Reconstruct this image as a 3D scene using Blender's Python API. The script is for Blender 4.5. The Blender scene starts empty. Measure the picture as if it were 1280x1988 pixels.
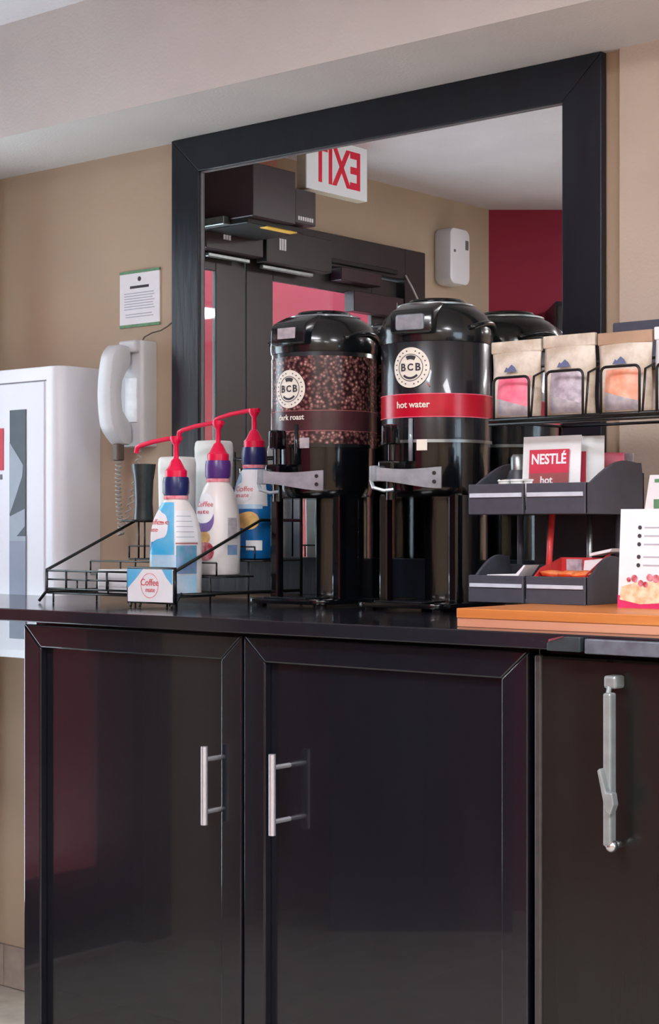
import bpy, bmesh, math, random
from mathutils import Vector, Matrix
random.seed(7)
scene = bpy.context.scene
COL = scene.collection
PI = math.pi
# ---------------------------------------------------------------- camera, world, light, exposure
cam_d = bpy.data.cameras.new('camera')
cam = bpy.data.objects.new('camera', cam_d); COL.objects.link(cam)
scene.camera = cam
cam.location = (0, -2.95, 1.232)
cam.rotation_euler = (PI/2, 0, math.radians(40.02))
cam_d.sensor_fit = 'HORIZONTAL'; cam_d.sensor_width = 36.0
cam_d.lens = 36.0*3286/1280
cam_d.shift_y = (1030-994)/1280      # horizon lies a little under the middle of the frame
cam_d.clip_start = 0.05

vs = scene.view_settings
vs.view_transform = 'Standard'; vs.look = 'None'; vs.gamma = 1.0
vs.use_curve_mapping = False
vs.exposure = 0.66

world = bpy.data.worlds.new('world'); scene.world = world; world.use_nodes = True
wn = world.node_tree.nodes; wl = world.node_tree.links
wn['Background'].inputs['Color'].default_value = (0.80, 0.90, 1.0, 1)
wn['Background'].inputs['Strength'].default_value = 6.0
LAMP = 24.0                                 # strength of the diffusers in the added lamps

# ---------------------------------------------------------------- materials
def lin(c):
    def f(v):
        v /= 255.0
        return v/12.92 if v <= .04045 else ((v+.055)/1.055)**2.4
    return (f(c[0]), f(c[1]), f(c[2]), 1.0)

def mat(name, rgb, rough=.5, metal=0.0, var=.06, scale=40.0, bump=0.0, bscale=None, coat=0.0,
        stretch=(1,1,1), spec=.5, alpha=1.0, trans=0.0, ior=1.45, rgb2=None, lo=.35, hi=.65):
    m = bpy.data.materials.new(name); m.use_nodes = True
    nt = m.node_tree; N = nt.nodes; L = nt.links
    b = N['Principled BSDF']
    tc = N.new('ShaderNodeTexCoord'); mp = N.new('ShaderNodeMapping')
    mp.inputs['Scale'].default_value = stretch
    L.new(tc.outputs['Object'], mp.inputs['Vector'])
    nz = N.new('ShaderNodeTexNoise'); nz.inputs['Scale'].default_value = scale
    nz.inputs['Detail'].default_value = 4
    L.new(mp.outputs['Vector'], nz.inputs['Vector'])
    cr = N.new('ShaderNodeValToRGB')
    c = lin(rgb)
    if rgb2 is None:
        a = tuple(v*(1-var) for v in c[:3])+(1,); d = tuple(min(1, v*(1+var)) for v in c[:3])+(1,)
    else:
        a = c; d = lin(rgb2)
    cr.color_ramp.elements[0].position = lo; cr.color_ramp.elements[0].color = a
    cr.color_ramp.elements[1].position = hi; cr.color_ramp.elements[1].color = d
    L.new(nz.outputs['Fac'], cr.inputs['Fac'])
    L.new(cr.outputs['Color'], b.inputs['Base Color'])
    b.inputs['Roughness'].default_value = rough
    b.inputs['Metallic'].default_value = metal
    b.inputs['Specular IOR Level'].default_value = spec
    b.inputs['Coat Weight'].default_value = coat
    b.inputs['Transmission Weight'].default_value = trans
    b.inputs['IOR'].default_value = ior
    b.inputs['Alpha'].default_value = alpha
    if bump:
        n2 = N.new('ShaderNodeTexNoise'); n2.inputs['Scale'].default_value = bscale or scale
        n2.inputs['Detail'].default_value = 3
        L.new(mp.outputs['Vector'], n2.inputs['Vector'])
        bp = N.new('ShaderNodeBump'); bp.inputs['Strength'].default_value = bump
        bp.inputs['Distance'].default_value = .004
        L.new(n2.outputs['Fac'], bp.inputs['Height'])
        L.new(bp.outputs['Normal'], b.inputs['Normal'])
    return m

def emit(name, rgb, s):
    m = bpy.data.materials.new(name); m.use_nodes = True
    N = m.node_tree.nodes; b = N['Principled BSDF']
    b.inputs['Base Color'].default_value = lin(rgb)
    b.inputs['Emission Color'].default_value = lin(rgb)
    b.inputs['Emission Strength'].default_value = s
    return m

def pane_mat(name, rgb, fac=.12):
    m = bpy.data.materials.new(name); m.use_nodes = True
    nt = m.node_tree; N = nt.nodes; L = nt.links
    N.remove(N['Principled BSDF'])
    t = N.new('ShaderNodeBsdfTransparent'); t.inputs['Color'].default_value = lin(rgb)
    g = N.new('ShaderNodeBsdfGlossy'); g.inputs['Roughness'].default_value = .02
    x = N.new('ShaderNodeMixShader'); x.inputs[0].default_value = fac
    L.new(t.outputs[0], x.inputs[1]); L.new(g.outputs[0], x.inputs[2])
    L.new(x.outputs[0], N['Material Output'].inputs['Surface'])
    return m

def bean_mat():
    m = bpy.data.materials.new('coffee_bean_print'); m.use_nodes = True
    nt = m.node_tree; N = nt.nodes; L = nt.links; b = N['Principled BSDF']
    tc = N.new('ShaderNodeTexCoord'); v = N.new('ShaderNodeTexVoronoi')
    v.inputs['Scale'].default_value = 125; L.new(tc.outputs['Object'], v.inputs['Vector'])
    cr = N.new('ShaderNodeValToRGB'); e = cr.color_ramp.elements
    e[0].position = .0; e[0].color = lin((232, 200, 192))
    e[1].position = .62; e[1].color = lin((54, 32, 34))
    k = e.new(.28); k.color = lin((146, 100, 98))
    L.new(v.outputs['Distance'], cr.inputs['Fac'])
    mx = N.new('ShaderNodeMix'); mx.data_type = 'RGBA'; mx.blend_type = 'MULTIPLY'; mx.inputs[0].default_value = .5
    sep = N.new('ShaderNodeSeparateColor'); L.new(v.outputs['Color'], sep.inputs[0])
    c2 = N.new('ShaderNodeValToRGB'); c2.color_ramp.elements[0].color = (.2, .14, .14, 1); c2.color_ramp.elements[1].color = (1, .92, .9, 1)
    L.new(sep.outputs[0], c2.inputs['Fac'])
    L.new(cr.outputs['Color'], mx.inputs[6]); L.new(c2.outputs['Color'], mx.inputs[7])
    L.new(mx.outputs[2], b.inputs['Base Color'])
    b.inputs['Roughness'].default_value = .22
    return m

M = {}
M['wall'] = mat('tan_wall_paint', (178, 158, 136), .75, var=.03, scale=3, bump=.12, bscale=220)
M['pale_slab'] = mat('pale_wall_tone', (196, 180, 164), .75, var=.03, scale=5, bump=.2, bscale=160)
M['ceil'] = mat('white_textured_ceiling', (214, 209, 212), .9, var=.03, scale=6, bump=.55, bscale=110)
M['soffit'] = mat('soffit_paint', (205, 200, 196), .85, var=.02, scale=6, bump=.2, bscale=150)
M['red'] = mat('crimson_wall_paint', (150, 24, 54), .6, var=.04, scale=4)
M['tile'] = mat('beige_floor_tile', (172, 162, 150), .25, var=.10, scale=9, rgb2=(198, 189, 178), bump=.05)
M['grout'] = mat('grout', (128, 118, 108), .9, scale=60)
M['basetile'] = mat('baseboard_tile', (146, 132, 122), .45, var=.1, scale=14, rgb2=(172, 160, 150))
M['black_lac'] = mat('black_lacquered_wood', (18, 20, 27), .22, var=.10, scale=9, stretch=(1, 1, .25), bump=.03, bscale=120, coat=.45)
M['black_top'] = mat('black_laminate_top', (28, 29, 35), .16, var=.15, scale=80, coat=.2)
M['frame'] = mat('blue_black_frame_wood', (16, 23, 32), .35, var=.25, scale=26, stretch=(1, 1, .12), bump=.15, bscale=60)
M['mirror'] = mat('mirror_silver', (232, 232, 230), .0, 1.0, var=.0)
M['chrome'] = mat('brushed_steel', (205, 206, 210), .25, 1.0, var=.04, scale=60, stretch=(1, 1, .1))
M['slate_metal'] = mat('slate_grey_metal', (96, 102, 112), .35, .2, var=.2, scale=50)
M['slate_dark'] = mat('dark_grey_metal_edge', (62, 60, 60), .35, .1, var=.1, scale=50)
M['latch'] = mat('grey_latch_metal', (136, 142, 142), .3, .25, var=.1, scale=40)
M['steel'] = mat('dull_steel', (150, 156, 156), .38, 1.0, var=.1, scale=40)
M['handle'] = mat('satin_nickel', (200, 200, 206), .42, .75, var=.04, scale=60)
M['fridge'] = mat('dark_brown_steel', (27, 27, 25), .24, .0, var=.12, scale=12, spec=.4, stretch=(1, 1, .08))
M['fridge2'] = mat('black_gasket', (16, 16, 16), .5)
M['white_pl'] = mat('white_plastic', (226, 227, 234), .35, var=.015, scale=8)
M['white_pl2'] = mat('white_plastic_inset', (219, 220, 228), .4, var=.015, scale=8)
M['phone'] = mat('pale_grey_phone_plastic', (205, 206, 209), .32, var=.02, scale=20)
M['phone2'] = mat('phone_keypad_white', (232, 234, 238), .4)
M['phone3'] = mat('grey_trim_and_groove', (110, 110, 114), .5)  # plain grey shared by mirror bead, cabinet groove, lock, vent and lens
M['cord'] = mat('grey_cord', (178, 176, 172), .5)
M['cord2'] = mat('dark_line_cord', (96, 84, 74), .5)
M['paper'] = mat('white_paper', (228, 228, 232), .7, var=.02)
M['green'] = mat('green_print', (96, 140, 104), .6, var=.12, scale=60)
M['grey_ink'] = mat('grey_ink', (172, 174, 186), .8)
M['dark_ink'] = mat('dark_ink', (60, 58, 66), .8)
M['black_pl'] = mat('black_gloss_plastic', (9, 11, 15), .14, var=.2, scale=30, coat=.3)
M['black_pl2'] = mat('black_lid_plastic', (19, 23, 26), .2, var=.15, scale=30, coat=.3)
M['urn_body'] = mat('black_painted_steel', (25, 26, 32), .24, .0, var=.1, scale=20, coat=.4)
M['bean'] = bean_mat()
M['brown_band'] = mat('brown_band_print', (70, 42, 46), .25, var=.1)
M['red_band'] = mat('red_band_print', (190, 16, 44), .25, var=.05)
M['cream_ink'] = mat('cream_ink', (234, 228, 216), .5, var=.03)
M['rose_ink'] = mat('rose_ink', (168, 96, 96), .5)
M['clear_grey'] = mat('smoky_chrome_plastic', (142, 150, 158), .12, .12, var=.2, scale=30, bump=.06, bscale=50, coat=.6)
M['wire'] = mat('black_coated_wire', (18, 19, 20), .35, var=.2)
M['pump'] = mat('crimson_pump_plastic', (226, 18, 70), .3, var=.05)
M['navy'] = mat('navy_cap', (34, 40, 92), .3, var=.1)
M['violet'] = mat('violet_cap', (84, 50, 124), .3, var=.1)
M['bot_blue'] = mat('blue_label_film', (34, 170, 224), .28, rgb2=(140, 196, 226), scale=14, lo=.3, hi=.7)
M['bot_pale'] = mat('pale_blue_label_film', (150, 200, 226), .3, rgb2=(206, 216, 232), scale=14)
M['bot_white'] = mat('cream_white_film', (226, 220, 218), .3, var=.03, scale=14)
M['bot_teal'] = mat('teal_print', (84, 150, 170), .35, rgb2=(140, 150, 196), scale=40)
M['bot_dkblue'] = mat('deep_blue_print', (24, 104, 170), .3, var=.2, scale=20)
M['bot_navy'] = mat('navy_swoosh', (40, 66, 140), .3, var=.1)
M['bot_purple'] = mat('purple_swoosh', (116, 96, 156), .3, var=.1)
M['gold'] = mat('golden_drink_print', (222, 178, 108), .4, var=.2, scale=60)
M['berry'] = mat('berry_print', (160, 30, 48), .4, rgb2=(222, 150, 160), scale=70)
M['script'] = mat('red_script_ink', (204, 70, 76), .5)
M['rosy'] = mat('rose_neck_band', (214, 70, 96), .4, rgb2=(230, 170, 176), scale=60)
M['cup_white'] = mat('white_cup_plastic', (226, 230, 226), .4, var=.02)
M['cup_dark'] = mat('dark_green_black_cup', (48, 58, 60), .25, var=.2, scale=30)
M['oak'] = mat('orange_wood', (186, 108, 52), .4, rgb2=(206, 132, 70), scale=14, stretch=(.12, 1, 3), bump=.1)
M['oak2'] = mat('wood_edge_rosy_reflection', (186, 124, 98), .4, rgb2=(204, 146, 116), scale=14, stretch=(.12, 1, 3))
M['tray'] = mat('charcoal_tray_plastic', (66, 68, 78), .42, var=.08, scale=60, bump=.05)
M['tray_hi'] = mat('pale_label_strip', (190, 196, 208), .3)
M['tray_dk'] = mat('dark_tray_inside', (34, 35, 40), .5)
M['redstk'] = mat('red_rod', (186, 50, 50), .4, var=.15)
M['pouch'] = mat('kraft_pouch', (168, 148, 126), .5, rgb2=(218, 208, 194), scale=22, bump=.9, bscale=40)
M['pouch_br'] = mat('brown_pouch_top', (168, 138, 114), .55, var=.1, scale=20, bump=.3, bscale=34)
M['lab_pink'] = mat('pink_label', (232, 92, 124), .4, rgb2=(240, 130, 150), scale=40)
M['lab_grey'] = mat('grey_lilac_label', (150, 138, 150), .4, rgb2=(196, 184, 194), scale=60)
M['lab_orange'] = mat('peach_label', (232, 138, 104), .4, rgb2=(236, 176, 150), scale=40)
M['lab_light'] = mat('silver_label', (190, 182, 184), .4, rgb2=(160, 152, 160), scale=60)
M['lab_blue'] = mat('slate_label_mark', (96, 104, 140), .5)
M['lab_green'] = mat('mint_label', (120, 190, 160), .4, var=.2, scale=60)
M['coral'] = mat('red_packet', (196, 56, 56), .4, var=.12, scale=30)
M['orange'] = mat('orange_packet', (246, 118, 52), .4, rgb2=(250, 160, 110), scale=60, bump=.3)
M['nestle'] = mat('packet_red', (196, 60, 82), .35, var=.05)
M['nestle2'] = mat('packet_brown', (150, 84, 86), .35, var=.06)
M['packet'] = mat('white_packet', (222, 226, 228), .3, var=.03, scale=30, bump=.2, bscale=60)
M['pastry'] = mat('pastry_print', (214, 170, 128), .5, rgb2=(240, 216, 186), scale=90)
M['magenta'] = mat('magenta_print', (206, 48, 100), .5, var=.1, scale=30)
M['slate_box'] = mat('slate_blue_box', (74, 76, 92), .5, var=.08, scale=30)
M['door'] = mat('espresso_door', (44, 40, 42), .35, var=.1, scale=12, stretch=(1, 1, .2))
M['door2'] = mat('maroon_black_metal', (46, 28, 36), .35, var=.15, scale=12)
M['glass'] = pane_mat('window_glass', (240, 246, 250), .10)
M['glass_door'] = pane_mat('door_glass', (236, 240, 240), .10)
M['yellow'] = mat('yellow_warning_label', (226, 176, 70), .5, var=.06)
M['exit_red'] = mat('exit_red', (236, 30, 66), .5, var=.02)
M['exit_white'] = emit('exit_face_white', (205, 208, 212), .2)
M['cream_metal'] = mat('cream_metal', (196, 182, 160), .5)
M['strip_dark'] = mat('strip_dark_glass', (66, 76, 84), .5, var=.06, scale=30)
M['strip_light'] = mat('strip_light_tone', (150, 160, 172), .5, var=.04, scale=20)
M['strip_mid'] = mat('strip_mid_tone', (132, 140, 158), .5, var=.04, scale=20)
M['sticker'] = mat('red_sticker', (196, 52, 70), .5)
M['diff'] = emit('added_lamp_diffuser', (250, 250, 255), LAMP)
M['trimw'] = mat('white_metal_trim', (225, 225, 225), .5)

# ---------------------------------------------------------------- geometry helpers
def link(name, me, m, parent=None, smooth=False):
    o = bpy.data.objects.new(name, me); COL.objects.link(o)
    if m is not None: me.materials.append(M[m] if isinstance(m, str) else m)
    if smooth:
        for p in me.polygons: p.use_smooth = True
    if parent is not None: o.parent = parent
    return o
def obj(name, bm, m, parent=None, smooth=False, sharp=None):
    bmesh.ops.recalc_face_normals(bm, faces=bm.faces)
    me = bpy.data.meshes.new(name); bm.to_mesh(me); bm.free()
    o = link(name, me, m, parent, smooth or sharp is not None)
    if sharp is not None: me.set_sharp_from_angle(angle=math.radians(sharp))
    return o
def tag(o, label, cat=None, group=None, kind=None):
    o['label'] = label
    if cat: o['category'] = cat
    if group: o['group'] = group
    if kind: o['kind'] = kind
    return o
def thing(name, label, cat, loc=(0, 0, 0), rz=0, group=None):
    o = bpy.data.objects.new(name, None); COL.objects.link(o)
    o.empty_display_size = .05
    o.location = loc; o.rotation_euler = (0, 0, rz)
    return tag(o, label, cat, group)
def struct(name, bm, m, label, parent=None):
    o = obj(name, bm, m, parent); o['kind'] = 'structure'; o['label'] = label; o['category'] = name.split('_')[0]
    return o

def box(x0, x1, y0, y1, z0, z1, bev=0, seg=2, bm=None):
    b2 = bmesh.new()
    vv = [b2.verts.new((x, y, z)) for x in (x0, x1) for y in (y0, y1) for z in (z0, z1)]
    for f in ((0, 1, 3, 2), (4, 6, 7, 5), (0, 4, 5, 1), (2, 3, 7, 6), (0, 2, 6, 4), (1, 5, 7, 3)):
        b2.faces.new([vv[i] for i in f])
    bmesh.ops.recalc_face_normals(b2, faces=b2.faces)
    if bev: bmesh.ops.bevel(b2, geom=list(b2.edges), offset=bev, segments=seg, affect='EDGES', profile=.5)
    return merge(bm, b2)
def merge(bm, b2):
    if bm is None: return b2
    me = bpy.data.meshes.new('tmp'); b2.to_mesh(me); b2.free(); bm.from_mesh(me); bpy.data.meshes.remove(me)
    return bm
def prism(pts, y0, y1, bm=None, bev=0, axis='y'):
    """outline in (a,b) extruded; axis y: pts are (x,z); axis x: pts are (y,z); axis z: pts are (x,y)"""
    b2 = bmesh.new()
    def P(a, b, c):
        return {'y': (a, c, b), 'x': (c, a, b), 'z': (a, b, c)}[axis]
    A = [b2.verts.new(P(a, b, y0)) for a, b in pts]; B = [b2.verts.new(P(a, b, y1)) for a, b in pts]
    n = len(pts)
    b2.faces.new(A); b2.faces.new(B[::-1])
    for i in range(n): b2.faces.new((A[i], A[(i+1) % n], B[(i+1) % n], B[i]))
    bmesh.ops.recalc_face_normals(b2, faces=b2.faces)
    if bev: bmesh.ops.bevel(b2, geom=list(b2.edges), offset=bev, segments=2, affect='EDGES', profile=.5)
    return merge(bm, b2)
def lathe(prof, n=48, a0=0, a1=2*PI, cx=0, cy=0, bm=None, close=False):
    b2 = bmesh.new(); full = abs(a1-a0-2*PI) < 1e-6
    k = n if full else n+1
    rings = []
    for i in range(k):
        a = a0+(a1-a0)*i/n
        rings.append([b2.verts.new((cx+r*math.cos(a), cy+r*math.sin(a), z)) for r, z in prof])
    for i in range(n):
        A = rings[i]; B = rings[(i+1) % k]
        m_ = len(prof)
        for j in range(m_ if close else m_-1):
            try: b2.faces.new((A[j], B[j], B[(j+1) % m_], A[(j+1) % m_]))
            except ValueError: pass
    if close and not full:
        b2.faces.new(rings[0]); b2.faces.new(rings[-1][::-1])
    bmesh.ops.remove_doubles(b2, verts=b2.verts, dist=1e-6)
    bmesh.ops.recalc_face_normals(b2, faces=b2.faces)
    return merge(bm, b2)
def tube(pts, r, n=8, bm=None, closed=False):
    b2 = bmesh.new(); pts = [Vector(p) for p in pts]; k = len(pts)
    T = []
    for i in range(k):
        if closed: t = (pts[(i+1) % k]-pts[i]).normalized()+(pts[i]-pts[i-1]).normalized()
        elif i == 0: t = pts[1]-pts[0]
        elif i == k-1: t = pts[-1]-pts[-2]
        else: t = (pts[i+1]-pts[i]).normalized()+(pts[i]-pts[i-1]).normalized()
        T.append(t.normalized() if t.length > 1e-9 else Vector((0, 0, 1)))
    u = T[0].orthogonal().normalized(); R = []
    for i in range(k):
        u = (u-T[i]*u.dot(T[i])); u = u.normalized() if u.length > 1e-6 else T[i].orthogonal().normalized()
        v = T[i].cross(u)
        sc = 1.0
        if 0 < i < k-1:
            c = (pts[i+1]-pts[i]).normalized().dot(T[i]); sc = min(1.6, 1/max(.4, c))
        R.append([b2.verts.new(pts[i]+(u*math.cos(2*PI*j/n)+v*math.sin(2*PI*j/n))*r*(sc if sc > 1.001 else 1)) for j in range(n)])
    for i in range(k if closed else k-1):
        A = R[i]; B = R[(i+1) % k]
        for j in range(n): b2.faces.new((A[j], A[(j+1) % n], B[(j+1) % n], B[j]))
    if not closed:
        b2.faces.new(R[0][::-1]); b2.faces.new(R[-1])
    bmesh.ops.recalc_face_normals(b2, faces=b2.faces)
    return merge(bm, b2)
def cyl(p0, p1, r, n=16, bm=None): return tube([p0, p1], r, n, bm)
def text_mesh(s, size, ext=.0006, bold=0.0, align='CENTER'):
    """flat lettering in the XZ plane facing -Y, centred on the origin"""
    cu = bpy.data.curves.new('txt', 'FONT'); cu.body = s; cu.size = size; cu.extrude = ext; cu.offset = bold
    cu.align_x = align; cu.align_y = 'CENTER'; cu.resolution_u = 3
    o = bpy.data.objects.new('txt', cu); COL.objects.link(o)
    dg = bpy.context.evaluated_depsgraph_get(); dg.update()
    me = bpy.data.meshes.new_from_object(o.evaluated_get(dg))
    bpy.data.objects.remove(o); bpy.data.curves.remove(cu)
    me.transform(Matrix.Rotation(PI/2, 4, 'X'))
    return me
def text(name, s, size, loc, m, parent=None, rz=0, bold=0.0, sx=1.0, rx=0, align='CENTER'):
    me = text_mesh(s, size, bold=bold, align=align)
    me.materials.clear()
    me.transform(Matrix.Diagonal((sx, 1, 1, 1)))
    o = link(name, me, m, parent); o.location = loc; o.rotation_euler = (rx, 0, rz)
    return o
def bend(me, R, phi0, z0):
    """wrap a flat (x,z) mesh facing -Y on a vertical cylinder of radius R"""
    for v in me.vertices:
        ph = phi0+v.co.x/R; rr = R-v.co.y
        v.co = (rr*math.sin(ph), -rr*math.cos(ph), z0+v.co.z)
def disc_bm(r, t=.0006, rin=0.0, n=40, rad=4, cx=0, cz=0, y=0, a0=0, a1=2*PI):
    bm = bmesh.new(); full = abs(a1-a0-2*PI) < 1e-6
    k = n if full else n+1
    rows = []
    for j in range(rad+1):
        q = rin+(r-rin)*j/rad
        q = max(q, 1e-5)
        rows.append([bm.verts.new((cx+q*math.cos(a0+(a1-a0)*i/n), y, cz+q*math.sin(a0+(a1-a0)*i/n))) for i in range(k)])
    for j in range(rad):
        for i in range(n):
            bm.faces.new((rows[j][i], rows[j][(i+1) % k], rows[j+1][(i+1) % k], rows[j+1][i]))
    bmesh.ops.remove_doubles(bm, verts=bm.verts, dist=2e-5)
    g = bmesh.ops.extrude_face_region(bm, geom=list(bm.faces))
    for e in g['geom']:
        if isinstance(e, bmesh.types.BMVert): e.co.y -= t
    return bm

# ================================================================= SETTING
XL, XR, YF, H = -3.70, 2.20, -5.0, 2.46
fl = struct('floor', box(XL-.1, XR+.1, YF-.1, .1, -.08, -.004), 'grout', 'beige tiled floor with darker grout')
nx, ny = 13, 11; tw, td = (XR-XL)/nx, -YF/ny
tme = None
for i in range(nx):
    for j in range(ny):
        if tme is None:
            t = obj('tile', box(-tw/2+.002, tw/2-.002, -td/2+.002, td/2-.002, -.012, 0, .0015, 1), 'tile', fl); tme = t.data
        else:
            t = bpy.data.objects.new('tile', tme); COL.objects.link(t); t.parent = fl
        t.location = (XL+tw*(i+.5), -td*(j+.5), 0)
struct('wall_back', box(XL-.1, XR+.1, 0, .1, 0, H+.1), 'wall', 'tan painted wall behind the coffee counter')
ce = struct('ceiling', box(XL-.1, XR+.1, YF-.1, 0, H, H+.1), 'ceil', 'white textured ceiling')
so = obj('soffit', box(XL, XR, -.312, 0, 2.187, H), 'soffit', ce)
so['label'] = 'low soffit box running above the mirror'
# left wall with the double door opening, y from -0.20 to -1.98
DY0, DY1, DZ = -.20, -1.98, 2.235
bm = box(XL-.1, XL, DY0, 0, 0, H); box(XL-.1, XL, -2.425, DY1, 0, H, bm=bm); box(XL-.1, XL, DY1, DY0, DZ, H, bm=bm)
struct('wall_left', bm, 'wall', 'tan side wall around the dark double doors')
# angled crimson wall seen in the mirror
a40 = math.radians(-40)
bm = box(0, 2.6, -.1, 0, 0, H)
o = struct('wall_angled', bm, 'red', 'crimson painted wall standing at an angle'); o.location = (XL, -2.425, 0); o.rotation_euler = (0, 0, a40)
struct('wall_front', box(XL, XR+.1, YF-.1, YF, 0, H), 'wall', 'tan wall behind the viewer')
# right wall with an added window that lets daylight in
WY0, WY1, WZ0, WZ1 = -.25, -1.75, .95, 2.15
bm = box(XR, XR+.1, YF, WY1, 0, H); box(XR, XR+.1, WY0, 0, 0, H, bm=bm)
box(XR, XR+.1, WY1, WY0, 0, WZ0, bm=bm); box(XR, XR+.1, WY1, WY0, WZ1, H, bm=bm)
struct('wall_right', bm, 'wall', 'tan wall with the added daylight window')
bm = bmesh.new()
for y0, y1, z0, z1 in ((WY1, WY1+.05, WZ0, WZ1), (WY0-.05, WY0, WZ0, WZ1), (WY1+.05, WY0-.05, WZ0, WZ0+.05), (WY1+.05, WY0-.05, WZ1-.05, WZ1), (-1.02, -.98, WZ0+.05, WZ1-.05)):
    box(XR+.02, XR+.08, y0, y1, z0, z1, bm=bm)
w = struct('window_added', bm, 'trimw', 'white framed window added in the right wall for daylight')
obj('pane', box(XR+.045, XR+.051, WY1+.05, -1.02, WZ0+.05, WZ1-.05), 'glass', w)
obj('pane', box(XR+.045, XR+.051, -.98, WY0-.05, WZ0+.05, WZ1-.05), 'glass', w)
# crimson wall of the entry passage beyond the doors
struct('wall_passage', box(-4.72, -4.6, -5.0, -1.62, 0, 3.0), 'red', 'crimson wall of the passage beyond the doors')
# shallow slab on the wall right of the mirror, in a paler tone
struct('wall_pier', box(-1.715, XR, -.014, 0, 1.075, 2.187), 'pale_slab', 'paler rough wall facing right of the mirror')
# tiled baseboard
bb = struct('baseboard_back', box(XL, -2.0, -.008, 0, 0, .112), 'grout', 'stone tile baseboard under the tan wall')
bme = None
for i in range(6):
    x0 = XL+.082+i*.30
    if bme is None:
        t = obj('tile', box(.0015, .2985, -.014, -.006, .002, .112, .0015, 1), 'basetile', bb); bme = t.data
    else:
        t = bpy.data.objects.new('tile', bme); COL.objects.link(t); t.parent = bb
    t.location = (x0, 0, 0)
bl = obj('tile', box(.0015, .0805, -.014, -.006, .002, .112, .0015, 1), 'basetile', bb); bl.location = (XL, 0, 0)

# double door in the left wall (seen in the mirror)
dr = thing('door_1', 'dark espresso double doors with glass panes', None, (XL, 0, 0)); dr['kind'] = 'structure'
def dpart(name, x0, x1, y0, y1, z0, z1, m='door', parent=None, bev=.002):
    return obj(name, box(x0, x1, y0, y1, z0, z1, bev, 1), m, parent or dr)
dpart('door_frame', -.1, .03, DY1, DY1+.12, 0, DZ)                 # jamb far from the mirror
dpart('door_frame', -.1, .03, DY0-.05, DY0, 0, DZ)
dpart('door_header', -.1, .03, DY1+.12, DY0-.05, 2.125, DZ)
def leaf(y0, y1, py0, py1):
    lf = dpart('door_leaf', -.022, -.005, y1, py1, 0.01, 2.12)
    dpart('stile', -.022, -.005, py0, y0, 0.01, 2.12, parent=lf)
    dpart('rail', -.022, -.005, py1, py0, 2.05, 2.12, parent=lf)
    dpart('rail', -.022, -.005, py1, py0, 0.01, .25, parent=lf)
    dpart('pane', -.014, -.008, py1, py0, .25, 2.05, 'glass_door', lf, 0)
    return lf
lf1 = leaf(-.255, -1.060, -.30, -.925)
lf2 = leaf(-1.066, -1.855, -1.195, -1.712)
# closers, arms and number labels on the header
dpart('header_box', .03, .075, -1.06, -.80, 2.10, 2.20, 'door2')
dpart('header_box', .03, .075, -1.40, -1.075, 2.09, 2.20, 'door')
dpart('track_bar', .03, .045, -1.03, -.84, 2.082, 2.094, 'steel')
dpart('track_bar', .03, .045, -1.34, -1.09, 2.074, 2.086, 'steel')
dpart('closer_box', .0, .05, -1.70, -1.48, 2.08, 2.125, 'door2')
dpart('closer_arm', .03, .045, -1.80, -1.42, 2.135, 2.15, 'fridge2')
dpart('closer_box', -.004, .04, -1.84, -1.56, 1.985, 2.055, 'door2')
for y in (-.89, -1.15):
    bm = bmesh.new()
    for k in range(3): box(.0755, .0765, y-.018+k*.012, y-.009+k*.012, 2.135, 2.172, bm=bm)
    obj('number_label', bm, 'paper', dr)

# added ceiling lamps to brighten the room, none of them in view
for i, (x, y) in enumerate(((-1.55, -2.35), (.5, -1.7), (-.6, -3.7), (1.2, -3.7))):
    t = thing('added_ceiling_lamp', ['added unseen troffer lamp over the coffee counter side', 'added unseen troffer lamp near the window wall',
              'added unseen troffer lamp near the front wall', 'added unseen troffer lamp in the corner by window and front wall'][i], 'added lamp', (x, y, H))
    bm = bmesh.new()
    for a in ((-.5, -.46, -.3, .3), (.46, .5, -.3, .3), (-.46, .46, -.3, -.26), (-.46, .46, .26, .3)): box(*a, -.03, 0, bm=bm)
    obj('frame', bm, 'trimw', t)
    obj('diffuser', box(-.458, .458, -.258, .258, -.02, -.004), 'diff', t)

# ================================================================= COUNTER AND CABINETS
CZ = 1.071
pts = [(-3.10, -.70), (-.55, -.70), (-.55, -.001), (-3.20, -.001), (-3.20, -.19), (-3.62, -.19), (-3.62, -.70)]
o = obj('counter_top', prism(pts, 1.0455, CZ, axis='z', bev=.002), 'black_top')
tag(o, 'long glossy black counter top carrying the coffee urns', 'counter')

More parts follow.
